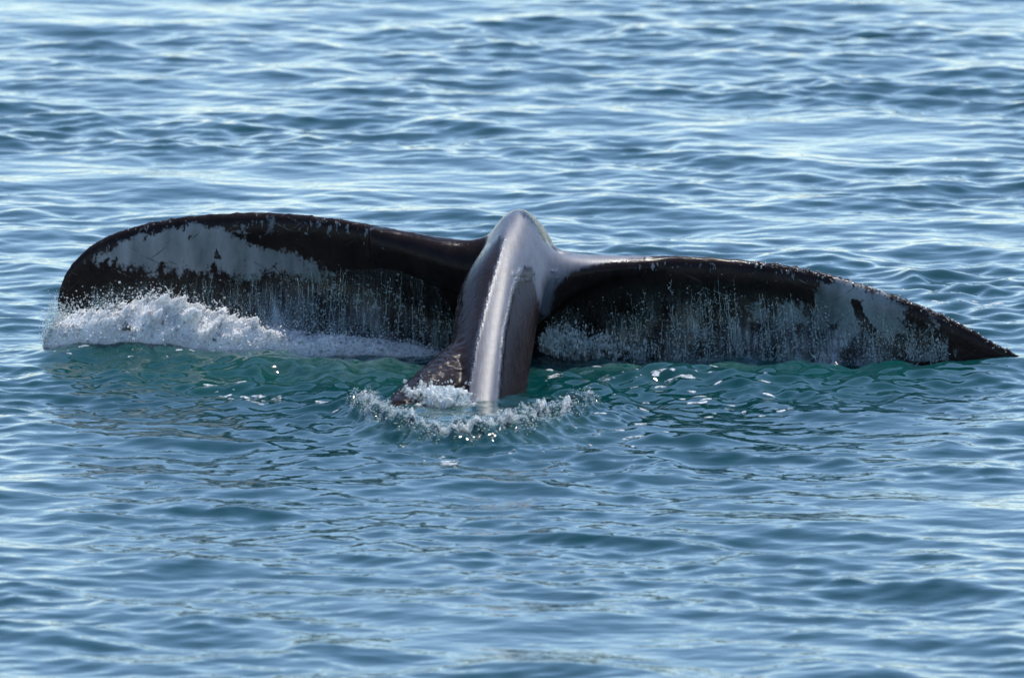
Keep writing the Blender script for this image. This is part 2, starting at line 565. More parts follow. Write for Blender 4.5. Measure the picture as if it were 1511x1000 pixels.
gx = axis(-3.7, 3.7, 0.0165, 6000)
gy = axis(-10.5, 18.5, 0.0235, 6000)
gx = np.concatenate([gx[gx < -0.75], np.arange(-0.745, 0.6, 0.0085), gx[gx > 0.6]])
gy = np.concatenate([gy[gy < -2.4], np.arange(-2.39, -0.6, 0.013), gy[gy > -0.6]])
sx = np.gradient(gx)
sy = np.gradient(gy)
X, Y = np.meshgrid(gx, gy)
SP = np.maximum(*np.meshgrid(sx, sy))
Z, OX, OY = sea_height(X.ravel(), Y.ravel(), np.maximum(SP.ravel(), 0.0235), True)
vx = np.stack([X.ravel() + OX, Y.ravel() + OY, Z], -1)
nx, ny = len(gx), len(gy)
ii = (np.arange(ny - 1)[:, None] * nx + np.arange(nx - 1)[None]).ravel()
sea = mesh_np('sea', vx, np.stack([ii, ii + 1, ii + nx + 1, ii + nx], -1), M_SEA)
sea['kind'] = 'structure'


def blob_px(x, y, px, py, rx, ry):
    c = on_sea(px, py)
    e = on_sea(px + rx, py - ry)
    return np.exp(-((x - c[0]) / (e[0] - c[0])) ** 2 - ((y - c[1]) / (e[1] - c[1])) ** 2)


xs, ys = X.ravel(), Y.ravel()
air = np.zeros_like(xs)
nr = (np.abs(xs) < 3) & (np.abs(ys) < 3)
xa, ya = xs[nr], ys[nr]
av = 0.65 * blob_px(xa, ya, 520, 532, 125, 24) + 0.5 * blob_px(xa, ya, 330, 520, 120, 14) + 0.45 * blob_px(xa, ya, 960, 545, 160, 16) + 0.45 * blob_px(xa, ya, 690, 640, 150, 16)
air[nr] = np.clip(av, 0, 1)
attr(sea, 'air', air)
green = np.zeros_like(xs)
green[nr] = np.clip(1.1 * np.exp(-((xa + 0.0) / 2.2) ** 4 - ((ya + 0.5) / 0.75) ** 2) * (0.8 + 0.25 * GUST(xa * 2, ya * 2)), 0, 1)
attr(sea, 'green', green)

# ------------------------------------------------------------------ the whale: stock and both flukes, one skin
TOP = np.array([(82, 470), (83, 450), (86, 430), (93, 409), (104, 391), (118, 375), (135, 361), (160, 347), (190, 336), (220, 328), (260, 321), (300, 316.5), (350, 314), (400, 313.5), (450, 317), (500, 323), (550, 332), (600, 341), (650, 350), (690, 355), (712, 352), (735, 338), (765, 326), (785, 343), (800, 358), (830, 370), (870, 375), (920, 376), (970, 376), (1020, 378), (1070, 381), (1120, 386), (1170, 392.5), (1220, 403), (1270, 418), (1310, 431), (1350, 446), (1390, 463), (1430, 483), (1470, 506), (1497, 519), (1512, 530)], float)


def y_lead(px):
    """depth of the leading edge: nearest at the root, tips swept a little"""
    u = (px - 755) / 700.0
    return -0.16 - 0.27 * YS * u + 0.24 * np.minimum(np.abs(u) / 0.5, 1) ** 1.5 - 0.06 * np.abs(u) ** 4


def section(px, py_top, tipd):
    """closed loop of the blade's cross-section (upright, convex side away from the camera)"""
    Y0 = float(y_lead(px))
    P = at(px, py_top, Y0)
    u = abs(px - 755) / 720.0
    chord = np.interp(u, [0, 0.25, 0.6, 0.9, 1.0], [1.05, 1.05, 0.95, 0.75, 0.5])
    lean = np.interp(u, [0, 0.12, 0.35, 0.7, 1.0], [0.75, 0.62, 0.30, 0.10, 0.02])   # the blade falls away behind its leading edge near the root
    T = np.interp(u, [0, 0.15, 0.4, 0.8, 1.0], [0.12, 0.105, 0.066, 0.042, 0.030]) * tipd
    n = 26
    s = np.concatenate([np.linspace(0, 0.14, 9) ** 1.0, np.linspace(0.18, 1, n - 9)])
    d = s * chord
    R_ = 1.9 * T
    th = T * np.where(d < R_, np.sqrt(np.clip(1 - (1 - d / R_) ** 2, 0, 1)), 1 - 0.8 * ((d - R_) / (chord - R_)).clip(0, 1))
    tube = np.where(d < 2 * R_, np.sqrt(np.clip(1 - (1 - d / R_) ** 2, 0, 1)), 0.0)
    rt = np.interp(u, [0.0, 0.15, 0.33], [1, 0.9, 0])
    th = (1 - rt) * th + rt * np.maximum(T * tube, np.minimum(th, T * 0.38))
    cy = Y0 + T * 0.4 + lean * d - 0.22 * d * d
    cz = P[2] - d
    front = np.stack([np.full(n, P[0]), cy - th, cz], -1)
    back = np.stack([np.full(n, P[0]), cy + th, cz], -1)
    return np.concatenate([front, back[1:][::-1]]), np.stack([cy - th, cz], -1)


pxs = np.concatenate([np.linspace(82.2, 140, 16), np.linspace(150, 1440, 110), np.linspace(1450, 1511, 12)])
pyt = np.interp(pxs, TOP[:, 0], TOP[:, 1])
tip = np.minimum(np.sqrt(np.clip((pxs - 80) / 70, 0.02, 1)), np.sqrt(np.clip((1514 - pxs) / 90, 0.02, 1)))
loops, FR = [], []
for p_, q_, t_ in zip(pxs, pyt, tip):
    l_, f_ = section(p_, q_, t_)
    loops.append(l_)
    FR.append(f_)


def loft(loops):
    m = len(loops[0])
    V = np.concatenate(loops)
    n = len(loops)
    i = np.arange(n - 1)[:, None] * m
    j = np.arange(m)[None]
    j2 = (j + 1) % m
    F = np.stack([i + j, i + j2, i + m + j2, i + m + j], -1).reshape(-1, 4)
    F = tris(F)
    c0, c1 = len(V), len(V) + 1
    V = np.concatenate([V, [loops[0].mean(0), loops[-1].mean(0)]])
    jj = np.arange(m)
    F = np.concatenate([F, np.stack([np.full(m, c0), (jj + 1) % m, jj], -1), np.stack([np.full(m, c1), (n - 1) * m + jj, (n - 1) * m + (jj + 1) % m], -1)])
    return V, F


FRX = np.array([l[0, 0] for l in loops])


def front_y(x, z):
    """depth of the blade's camera-side face"""
    i = int(np.clip(np.searchsorted(FRX, x), 1, len(FRX) - 1))
    a = (x - FRX[i - 1]) / (FRX[i] - FRX[i - 1] + 1e-9)
    a = min(max(a, 0), 1)
    r = []
    for f in (FR[i - 1], FR[i]):
        r.append(np.interp(-z, -f[:, 1], f[:, 0]))
    return r[0] * (1 - a) + r[1] * a


def top_z(x):
    return float(np.interp(x, FRX, [f[0, 1] for f in FR]))


# tail stock: dorsal line (photo pixel, depth), half width (m), half depth (m), ridge sharpness
ST = [  # px, Y, z dorsal, w, h, shear of the lower half to the left
    (700, -2.30, -0.62, 0.34, 0.36, 0.00),
    (708, -1.85, -0.34, 0.27, 0.32, 0.00),
    (716, -1.52, -0.08, 0.185, 0.28, 0.00),
    (721, -1.30, 0.085, 0.160, 0.26, 0.00),
    (729, -1.05, 0.265, 0.160, 0.24, 0.00),
    (739, -0.78, 0.440, 0.165, 0.22, 0.00),
    (750, -0.54, 0.575, 0.170, 0.20, 0.00),
    (760, -0.33, 0.668, 0.150, 0.18, 0.00),
    (765, -0.16, 0.716, 0.140, 0.17, 0.00),
    (767, 0.00, 0.690, 0.140, 0.16, 0.00),
    (767, 0.14, 0.600, 0.150, 0.14, 0.00),
    (767, 0.25, 0.450, 0.140, 0.10, 0.00),
]
ST = np.array(ST)
ST[:, 3] *= 1.08
ST[:, 1] = np.where(ST[:, 1] < 0, ST[:, 1] * YS, ST[:, 1])
tt = np.linspace(0, len(ST) - 1, 60)


def cr(v, t):
    i = np.clip(t.astype(int), 0, len(v) - 2)
    f = t - i
    p = np.concatenate([[2 * v[0] - v[1]], v, [2 * v[-1] - v[-2]]])
    a, b, c, d = p[i], p[i + 1], p[i + 2], p[i + 3]
    return 0.5 * (2 * b + (c - a) * f + (2 * a - 5 * b + 4 * c - d) * f ** 2 + (3 * b - a - 3 * c + d) * f ** 3)


S_ = np.stack([cr(ST[:, k], tt) for k in range(6)], -1)
dors = np.stack([np.zeros(60), S_[:, 1], S_[:, 2]], -1)
dors[:, 0] = [on_sea(p, 520)[0] * (1 - (-y) * 0.0) for p, y in zip(S_[:, 0], S_[:, 1])]
tg = np.gradient(dors, axis=0)
tg[:, 0] = 0
tg /= np.linalg.norm(tg, axis=1)[:, None]
nrm = np.stack([np.zeros(60), -tg[:, 2], tg[:, 1]], -1)     # towards the back of the whale
aa = np.linspace(0, 2 * math.pi, 48, endpoint=False)
# roofed section: flat back, a hard edge on its right, sides falling steeply
RP = np.array([(0.92, 0.0), (0.78, 0.25), (0.50, 0.62), (0.20, 0.93), (0.10, 0.985), (-0.10, 1.0), (-0.42, 0.985), (-0.58, 0.92), (-1.02, 0.60), (-1.25, 0.1), (-1.0, -0.5), (-0.3, -0.95), (0.3, -0.95), (0.8, -0.5), (0.92, 0.0)])
_ra = np.unwrap(np.arctan2(RP[:, 1], RP[:, 0]))
_ra[-1] = 2 * math.pi
ROOF = np.stack([np.interp(aa, _ra, RP[:, i]) for i in range(2)], -1)
sl = []
for k in range(60):
    w, h = S_[k, 3], S_[k, 4]
    c = dors[k] - nrm[k] * h
    sn, cs = np.sin(aa), np.cos(aa)
    pk = float(np.interp(S_[k, 1], [-0.62 * YS, -0.26 * YS], [0, 1]))
    oval = np.stack([cs * (1 - 0.45 * np.clip(sn, 0, 1) ** 1.2 - 0.25 * np.clip(-sn, 0, 1)), sn], -1)
    sec = (1 - pk) * ROOF + pk * oval
    sl.append(c[None] + np.array([1.0, 0, 0])[None] * (w * sec[:, 0])[:, None] + nrm[k][None] * (h * sec[:, 1])[:, None])
sv, sf = loft(sl)
# flank that turns to the left as the body goes under
fl = []
for (px_, Y_, z_, w_, h_) in [(560, -1.75, -0.45, 0.10, 0.12), (596, -1.42, -0.10, 0.16, 0.15), (640, -1.18, 0.00, 0.15, 0.15), (676, -0.95, 0.08, 0.12, 0.14), (706, -0.72, 0.17, 0.08, 0.11), (724, -0.55, 0.25, 0.05, 0.07)]:
    c = np.array([on_sea(px_, 520)[0], Y_ * YS, z_])
    fl.append(c[None] + np.stack([w_ * np.cos(aa), -h_ * 0.55 * np.sin(aa), h_ * np.sin(aa)], -1))
fl2 = []
fl = np.array(fl)
for t in np.linspace(0, len(fl) - 1, 24):
    fl2.append(np.stack([[np.interp(t, range(len(fl)), fl[:, i, k]) for k in range(3)] for i in range(fl.shape[1])]))
fv, ff = loft(fl2)
def gusset(st):
    out = []
    st = np.array(st, float)
    for t in np.linspace(0, len(st) - 1, 26):
        px_, t0, t1, Y_, ry = [np.interp(t, range(len(st)), st[:, k]) for k in range(5)]
        a0, a1 = at(px_, t0 + 3, Y_), at(px_, t1, Y_)
        c = (a0 + a1) / 2
        h_ = (a0[2] - a1[2]) / 2
        # lower half falls back behind the leading edge
        out.append(c[None] + np.stack([0 * aa, ry * np.cos(aa) + 0.35 * h_ * np.clip(-np.sin(aa), 0, 1), h_ * np.sin(aa)], -1))
    return loft(out)


gr, gf = gusset([(755, 345, 500, -0.44, 0.10), (785, 350, 492, -0.40, 0.13), (806, 363, 474, -0.34, 0.14), (832, 371, 446, -0.27, 0.125), (870, 375, 424, -0.20, 0.10), (920, 376, 412, -0.16, 0.075), (975, 376, 408, -0.13, 0.05)])
hr, hf = gusset([(740, 350, 460, -0.12, 0.08), (715, 354, 460, -0.10, 0.08), (690, 356, 445, -0.08, 0.085), (650, 350, 424, -0.06, 0.085), (600, 341, 405, 0.0, 0.06), (545, 331, 385, 0.04, 0.04)])
bv, bf = loft(loops)
V, F, _ = join([(bv, bf, 0), (sv, sf, 0), (fv, ff, 0), (gr, gf, 0), (hr, hf, 0)])
raw = mesh_np('raw', V, F, M_SKIN)
import bmesh
bm = bmesh.new()
bm.from_mesh(raw.data)
# each closed shell gets outward normals
bmesh.ops.recalc_face_normals(bm, faces=bm.faces)
bm.to_mesh(raw.data)
bm.free()
rm = raw.modifiers.new('r', 'REMESH')
rm.mode = 'VOXEL'
rm.voxel_size = 0.0105
dg = bpy.context.evaluated_depsgraph_get()
ev = raw.evaluated_get(dg).to_mesh()
n = len(ev.vertices)
wv = np.empty(n * 3, np.float32)
ev.vertices.foreach_get('co', wv)
wv = wv.reshape(-1, 3).astype(float)
wq = np.empty(len(ev.polygons) * 4, np.int32)
ev.polygons.foreach_get('vertices', wq)
wq = wq.reshape(-1, 4)
ne = len(ev.edges)
we = np.empty(ne * 2, np.int32)
ev.edges.foreach_get('vertices', we)
we = we.reshape(-1, 2)
bpy.data.objects.remove(raw)


def smooth(v, wgt, it):
    deg = np.bincount(we.ravel(), minlength=len(v))[:, None]
    for _ in range(it):
        s = np.stack([np.bincount(we[:, 0], v[we[:, 1], k], len(v)) + np.bincount(we[:, 1], v[we[:, 0], k], len(v)) for k in range(3)], -1)
        v = v + wgt[:, None] * (s / np.maximum(deg, 1) - v)
    return v


root = np.exp(-((wv[:, 0] - 0.05) / 0.62) ** 4) * sstep(-1.0, -0.55, wv[:, 1])
wv = smooth(wv, np.full(n, 0.5), 3)
wv = smooth(wv, 0.75 * root * np.where((wv[:, 0] < -0.02) & (wv[:, 1] > -0.9), 0.22, 1.0), 60)
flank = np.exp(-((wv[:, 0] + 0.28) / 0.25) ** 4) * sstep(-0.5, -0.85, wv[:, 1])
wv = smooth(wv, 0.7 * flank, 25)


def to_px(v):
    d = v - CAM
    f = d @ FWD
    return 755.5 + d[:, 0] / f / K, 500 - (d @ UP) / f / K


qx, qy = to_px(wv)
nF = SumNoise(21, 0.016, 0.07, 40, 3)
nG = SumNoise(22, 0.05, 0.25, 24, 3)
# knobbly leading edge
dtop = np.array([np.interp(qx, pxs, pyt)])[0]
edge = np.exp(-((qy - dtop) / 9.0) ** 2) * sstep(60, 260, np.abs(qx - 770))
near_r = 0.4 + 0.6 * sstep(1080, 1180, qx)
cen = np.stack([np.zeros(n), np.sign(wv[:, 1] - 0.05), np.ones(n)], -1)
wv[:, 2] += edge * near_r * 0.0028 * np.clip(nF(*wv.T), -1, 2)


def poly_sd(x, y, P):
    P = np.asarray(P, float)
    d = np.full(len(x), 1e9)
    ins = np.zeros(len(x), bool)
    for i in range(len(P)):
        a, b = P[i], P[(i + 1) % len(P)]
        e = b - a
        t = np.clip(((x - a[0]) * e[0] + (y - a[1]) * e[1]) / (e @ e), 0, 1)
        d = np.minimum(d, np.hypot(x - a[0] - t * e[0], y - a[1] - t * e[1]))
        c = ((a[1] > y) != (b[1] > y)) & (x < (b[0] - a[0]) * (y - a[1]) / (b[1] - a[1] + 1e-9) + a[0])
        ins ^= c
    return np.where(ins, d, -d)


WHITE = [
    [(146, 382), (175, 360), (202, 347), (229, 344), (256, 336), (283, 330), (310, 338), (326, 336), (345, 348), (364, 354), (380, 366), (420, 370), (450, 384), (480, 398), (470, 412), (440, 408), (400, 404), (364, 406), (310, 401), (283, 394), (243, 399), (202, 395), (170, 390)],
    [(1211, 420), (1245, 420), (1276, 426), (1302, 434), (1323, 442), (1354, 454), (1380, 463), (1403, 473), (1427, 489), (1445, 502), (1468, 513), (1470, 545), (1400, 535), (1354, 508), (1302, 505), (1250, 497), (1205, 480)],
    [(1100, 455), (1150, 448), (1190, 446), (1196, 480), (1150, 486), (1110, 474)],
    [(393, 318), (408, 318), (410, 330), (405, 346), (395, 340)],
    [(342, 330), (356, 332), (370, 346), (352, 346)],
]
pig = np.full(n, -1e9)
for i, P in enumerate(WHITE):
    soft = np.where(qx < 760, sstep(372, 392, qy), sstep(0, 40, qy - dtop - 38))     # ragged above, fading below
    d_ = poly_sd(qx, qy, P) + (1, 4, 0, -1, -1)[i]
    pig = np.maximum(pig, d_ / (26 + 50 * soft))
pig = np.clip(0.5 + pig, 0, 1)
MOTTLE = [[(290, 396), (440, 400), (560, 425), (600, 455), (540, 465), (430, 440), (330, 425)], [(960, 430), (1110, 448), (1215, 465), (1215, 530), (1080, 530), (980, 490)], [(1215, 480), (1330, 500), (1420, 530), (1215, 545)]]
for P in MOTTLE:
    d_ = poly_sd(qx, qy, P)
    pig = np.maximum(pig, 0.37 * sstep(-12, 14, d_))
blade = sstep(-0.35, -0.15, wv[:, 1])
pig *= blade
pig_d = poly_sd(qx, qy, [(1258, 444), (1266, 446), (1273, 466), (1290, 488), (1284, 490), (1266, 474)])
pig = np.where(pig_d > -3, np.minimum(pig, 0.5 - (pig_d + 3) / 8), pig)
scar = np.exp(-((qy - dtop - 16) / 18.0) ** 2) * sstep(120, 190, np.abs(qx - 760)) * blade
scar = scar * (0.45 + 0.55 * sstep(0.2, 1.0, SumNoise(41, 0.15, 0.5, 16, 3)(*wv.T)))
wet = np.clip(flank * 1.2, 0, 1) * sstep(-0.19, -0.26, wv[:, 0])
wv = wv + 0.0035 * (wet * np.clip(nF(*wv.T), -1.5, 1.5))[:, None] * np.array([-0.5, -0.6, 0.5])
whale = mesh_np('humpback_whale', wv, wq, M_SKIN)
attr(whale, 'pig', pig)
attr(whale, 'scar', scar)
attr(whale, 'wet', wet)
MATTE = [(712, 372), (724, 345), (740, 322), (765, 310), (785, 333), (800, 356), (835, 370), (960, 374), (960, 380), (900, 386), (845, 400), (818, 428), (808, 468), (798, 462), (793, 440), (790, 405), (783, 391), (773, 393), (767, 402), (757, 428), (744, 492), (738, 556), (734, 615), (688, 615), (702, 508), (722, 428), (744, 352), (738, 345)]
EDGE = [[(768, 398), (757, 428), (744, 492), (738, 556), (734, 606)], [(744, 352), (735, 385), (722, 428), (702, 508), (690, 588)], [(760, 404), (780, 404), (781, 412), (762, 414)], [(815, 400), (820, 400), (820, 415)]]
spark = np.zeros(n)
for k_, P in enumerate(EDGE):
    for a_, b_ in zip(P[:-1], P[1:]):
        a_, b_ = np.array(a_, float), np.array(b_, float)
        e_ = b_ - a_
        t_ = np.clip(((qx - a_[0]) * e_[0] + (qy - a_[1]) * e_[1]) / (e_ @ e_), 0, 1)
        d_ = np.hypot(qx - a_[0] - t_ * e_[0], qy - a_[1] - t_ * e_[1])
        spark = np.maximum(spark, np.exp(-(d_ / (2.6, 3.0, 4.0, 2.5)[k_]) ** 2) * (1.0, 0.7, 0.6, 0.8)[k_])
attr(whale, 'spark', spark * sstep(0.1, -0.1, wv[:, 1]))
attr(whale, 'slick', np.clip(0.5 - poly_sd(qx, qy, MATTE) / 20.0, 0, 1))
kb = np.random.default_rng(3)
cand = np.where((np.abs(qy - dtop - 4) < 7) & (wv[:, 1] < 0.25) & (((qx > 1080) & (qx < 1490)) | ((qx < 480) & (qx > 110) & (kb.random(n) < 0.08))))[0]
pick = kb.choice(cand, 420)
bvv, bff = drops(wv[pick], np.abs(kb.normal(0.0016, 0.0022, 420)) + 0.001, None, 0.3, 4)
barn = mesh_np('barnacles', bvv, bff, M_BARN)
barn['kind'] = 'stuff'
barn['label'] = 'small pale barnacles crusting the leading edges'
barn.parent = whale
tag(whale, 'dark wet humpback whale tail with white-patched drooping flukes, diving in the middle of the sea', 'whale')


# ------------------------------------------------------------------ falling water over the flukes
def fall_point(px, py, s, bt, off=0.0):
    """point on the falling sheet: leaves the skin at the top, lands on the sea further forward"""
    Yl = on_sea(px, bt, 0.0)[1]
    reach = 0.17 if px > 760 else 0.30
    Yg = -0.05
    for _k in range(3):
        q = at(px, py, Yg)
        fy = front_y(q[0], q[2]) - 0.005
        Yg = fy + min(0.0, (max(min(Yl, fy - 0.03), fy - reach) - fy)) * s ** 1.6 - off
    return at(px, py, Yg)


def curtain(name, label, x0, x1, top, bottom, dens, seed):
    """film, strands and beads of water running off one fluke"""
    g = np.random.default_rng(seed)
    parts = []
    paths, radii, bp, br = [], [], [], []
    ns = int(dens * (x1 - x0) / 10)
    cl = g.uniform(x0, x1, 26)
    for _ in range(ns):
        px = g.choice(cl) + g.normal(0, 9) if g.random() < 0.6 else g.uniform(x0, x1)
        px = min(max(px, x0), x1)
        tp = np.interp(px, top[0], top[1])
        bt = np.interp(px, bottom[0], bottom[1]) + g.uniform(-4, 6)
        tq, bq = tp, bt
        tp = tp + (bt - tp) * g.uniform(-0.06, 0.75)
        bt = min(bt, tp + abs(g.normal(0, 75)) + 15)
        if bt - tp < 12:
            continue
        m = int((bt - tp) / 3) + 4
        py = np.linspace(tp, bt, m)
        wob = np.cumsum(g.normal(0, 0.42, m)) + g.normal(0.09, 0.07) * (py - tp) * (1 if px > 760 else -0.4) + 0.5 * np.sin(py * g.uniform(.15, .4) + g.uniform(0, 6))
        off = np.linspace(0.006, g.uniform(0.03, 0.13), m) + g.normal(0, 0.003, m)
        p = []
        for a, b_, o in zip(px + wob, py, off):
            p.append(fall_point(a, b_, min(1, max(0, (b_ - tq) / (bq - tq))), bq, 0.15 * o))
        p = np.array(p)
        r = g.uniform(0.0007, 0.0026) * (0.3 + 1.2 * g.random(m)) * np.linspace(0.6, 1.1, m)
        # strands break up into drops
        if g.random() < 0.55:
            c = int(m * g.uniform(0.3, 0.9))
            r[c:] *= 0.3
            for q in p[c:]:
                if g.random() < 0.75:
                    bp.append(q + g.normal(0, 0.006, 3))
                    br.append(g.uniform(0.0014, 0.0048))
        r[0] = r[-1] = 0.0004
        paths.append(p)
        radii.append(r)
        for q in p[g.random(m) < 0.35]:
            bp.append(q + g.normal(0, 0.012, 3) + np.array([0, -0.012, 0]))
            br.append(abs(g.normal(0.0016, 0.0016)) + 0.0012)
        # side branch, making the net-like lace
        if g.random() < 0.45 and m > 9:
            c = g.integers(2, m - 6)
            L = g.integers(4, 7)
            sgn = g.choice([-1, 1])
            br_ = p[c:c + L].copy()
            br_[:, 0] += sgn * np.linspace(0, g.uniform(0.02, 0.06), L)
            paths.append(br_)
            radii.append(np.full(L, 0.0016) * np.linspace(1, 0.4, L))
    # bubbles and drops standing on the skin
    for _ in range(int((x1 - x0) * 4.2)):
        px = g.uniform(x0, x1)
        t0_ = np.interp(px, top[0], top[1])
        b0_ = np.interp(px, bottom[0], bottom[1])
        py = t0_ + (b0_ - t0_) * g.random() ** 0.6
        bp.append(fall_point(px, py, (py - t0_) / (b0_ - t0_), b0_, abs(g.normal(0.0, 0.02))))
        br.append(abs(g.normal(0, 0.0016)) + 0.0009)
    v, f = tubes(paths, radii, 5)
    parts.append((v, tris(f), 1))
    v, f = drops(np.array(bp), np.array(br), None, 0.2, seed)
    parts.append((v, f, 1))
    # the film itself: a thin rippled sheet with two faces
    nu, nv = int((x1 - x0) / 3.2), 46
    th = SumNoise(seed + 50, 0.03, 0.14, 26, 2, (1.0, 0.35))
    fr, bk = [], []
    for i in range(nu):
        px = x0 + (x1 - x0) * i / (nu - 1)
        tp = np.interp(px, top[0], top[1])
        bt = np.interp(px, bottom[0], bottom[1]) + 3
        for j in range(nv):
            s = j / (nv - 1)
            py = tp + (bt - tp) * s
            q = fall_point(px, py, s, bt)
            rip = 0.007 * s * th(q[0], q[2])
            fr.append(q + np.array([0, rip - 0.002, 0]))
            bk.append(q + np.array([0, rip + 0.002 + 0.002 * s, 0]))
    i = (np.arange(nu - 1)[:, None] * nv + np.arange(nv - 1)[None]).ravel()
    q = np.stack([i, i + nv, i + nv + 1, i + 1], -1)
    parts.append((np.array(fr), tris(q), 0))
    v, f, m = join(parts)
    o = mesh_np(name, v, f, [M_CLEAR, M_BEAD], True, m)
    nb = len(v) - nu * nv
    patch = SumNoise(seed + 60, 0.1, 0.5, 20, 2)(np.array(fr)[:, 0], np.array(fr)[:, 2])
    ff_ = np.tile(sstep(0.0, 0.55, np.linspace(0, 1, nv)), nu) * np.clip(0.65 + 0.5 * patch, 0, 1.4)
    attr(o, 'film', np.concatenate([np.ones(nb), ff_]))
    tag(o, label, 'falling water', 'stuff')
    return o


curtain('water_curtain', 'thin curtain of water streaming down the whale fluke left of the stock', 135, 672,
        ([130, 200, 300, 400, 480, 560, 620, 650, 672], [425, 412, 408, 404, 400, 396, 402, 425, 470]),
        ([130, 330, 400, 480, 560, 672], [490, 506, 520, 546, 560, 556]), 4.2, 31)
curtain('water_curtain', 'thin curtain of water streaming down the whale fluke right of the stock', 795, 1400,
        ([795, 815, 850, 900, 960, 1040, 1120, 1200, 1300, 1400], [492, 465, 440, 425, 418, 412, 420, 440, 462, 492]),
        ([795, 850, 900, 1040, 1140, 1250, 1400], [516, 535, 552, 556, 546, 537, 528]), 3.2, 32)


# ------------------------------------------------------------------ foam
def cloud(px, py, Y, rx, ry, rY, n, r, g):
    """random points in a blob given by photo size, built at depth Y"""
    c = at(px, py, Y)
    e = at(px + rx, py - ry, Y)
    p = g.normal(0, 0.5, (n, 3)) * np.array([e[0] - c[0], rY, e[2] - c[2]]) + c
    return p, np.abs(g.normal(r, r * 0.5, n)) + r * 0.25


def foam_bank():
    """the white water thrown up where the left fluke meets the sea"""
    g = np.random.default_rng(61)
    parts = []
    topx = [60, 75, 90, 110, 150, 188, 229, 272, 297, 337, 372, 440, 515, 569, 612, 650, 668]
    topy = [505, 478, 462, 462, 458, 446, 441, 446, 458, 466, 475, 491, 496, 501, 508, 518, 530]
    bot = np.interp
    lump = SumNoise(71, 0.035, 0.16, 40, 3)
    fine = SumNoise(72, 0.009, 0.03, 40, 3)
    nu, nv = 330, 56
    P = []
    for i in range(nu):
        px = 64 + (665 - 64) * i / (nu - 1)
        tp = np.interp(px, topx, topy)
        base = on_sea(px, 512)
        Yb = np.interp(px, [60, 140, 330, 640], [0.24, 0.08, 0.03, -0.03])
        crest = at(px, tp, Yb)
        hz = max(crest[2], 0.02)
        wd = 0.05 + 0.55 * hz
        for j in range(nv):
            a = -0.15 * math.pi + 1.25 * math.pi * j / (nv - 1)     # front foot, over the crest, down the back
            P.append((crest[0], Yb - wd * math.cos(a) * 0.8, hz * math.sin(a)))
    P = np.array(P)
    endf = np.minimum(1, np.minimum((P[:, 0] - P[:, 0].min()) / 0.1, (P[:, 0].max() - P[:, 0]) / 0.25))
    hgt = np.clip(P[:, 2] / 0.2, 0.15, 1)
    d = (0.022 * lump(*P.T) + 0.0085 * fine(*P.T)) * hgt * (0.3 + 0.7 * endf)
    P[:, 1] -= np.abs(d) * 0.8 + d * 0.4
    P[:, 2] += d * 0.9 - 0.006
    P[:, 0] += 0.6 * d
    i = (np.arange(nu - 1)[:, None] * nv + np.arange(nv - 1)[None]).ravel()
    parts.append((P, tris(np.stack([i, i + 1, i + nv + 1, i + nv], -1)), 0))
    # beads over the bank and spray above it
    idx = g.integers(0, len(P), 9500)
    q = P[idx] + g.normal(0, 0.012, (9500, 3)) + np.array([0, -0.012, 0.006])
    v, f = drops(q, np.minimum(np.exp(g.normal(math.log(0.0019), 0.6, 9500)), 0.006), None, 0.3, 5)
    parts.append((v, f, 0))
    q, r = [], []
    for px, py, rx, ry, k in [(80, 470, 14, 30, 700), (72, 492, 12, 26, 600), (100, 462, 26, 22, 500), (150, 450, 40, 20, 420), (230, 436, 60, 16, 420), (310, 455, 60, 14, 300), (420, 478, 80, 12, 350), (560, 490, 80, 14, 300)]:
        a, b_ = cloud(px, py, 0.06 if px > 110 else 0.2, rx, ry, 0.08, k, 0.0022, g)
        q.append(a)
        r.append(b_)
    q = np.concatenate(q)
    v, f = drops(q, np.concatenate(r), None, 0.25, 6)
    parts.append((v, f, 1))
    v, f, m = join(parts)
    o = mesh_np('foam_bank', v, f, [M_FOAM, M_SPRAY], True, m)
    tag(o, 'bright white bank of churning foam under the left fluke tip', 'foam', 'stuff')


foam_bank()


def burst():
    """white splash where the stock's left flank cuts the surface"""
    g = np.random.default_rng(81)
    lump = SumNoise(82, 0.02, 0.09, 40, 3)
    fine = SumNoise(83, 0.007, 0.02, 40, 3)
    parts = []
    for px, py, rx, ry, Y_ in [(622, 596, 30, 22, -1.40), (652, 599, 34, 22, -1.46), (600, 592, 16, 14, -1.36), (676, 604, 16, 9, -1.5)]:
        Y_ *= YS
        c = at(px, py, Y_)
        e = at(px + rx, py - ry, Y_)
        a, b_ = e[0] - c[0], e[2] - c[2]
        th, ph = np.meshgrid(np.linspace(0, 2 * math.pi, 70, endpoint=False), np.linspace(0.02, math.pi - 0.02, 40), indexing='ij')
        u = np.stack([np.sin(ph) * np.cos(th), np.sin(ph) * np.sin(th), np.cos(ph)], -1).reshape(-1, 3)
        p = u * np.array([a, a * 0.9, b_]) + c
        d = 0.016 * lump(*p.T) + 0.005 * fine(*p.T)
        p = p + u * d[:, None]
        i, j = np.meshgrid(np.arange(70), np.arange(39), indexing='ij')
        i2 = (i + 1) % 70
        q = np.stack([i * 40 + j, i * 40 + j + 1, i2 * 40 + j + 1, i2 * 40 + j], -1).reshape(-1, 4)
        parts.append((p, tris(q), 0))
        k = 500
        idx = g.integers(0, len(p), k)
        v, f = drops(p[idx] + u[idx] * np.abs(g.normal(0, 0.016, k))[:, None], np.abs(g.normal(0.003, 0.002, k)) + 0.001, None, 0.3, 9)
        parts.append((v, f, 1))
    v, f, m = join(parts)
    o = mesh_np('splash', v, f, [M_CORE, M_SPRAY], True, m)
    tag(o, 'small white burst of splash at the left foot of the tail stock', 'splash', 'stuff')


burst()


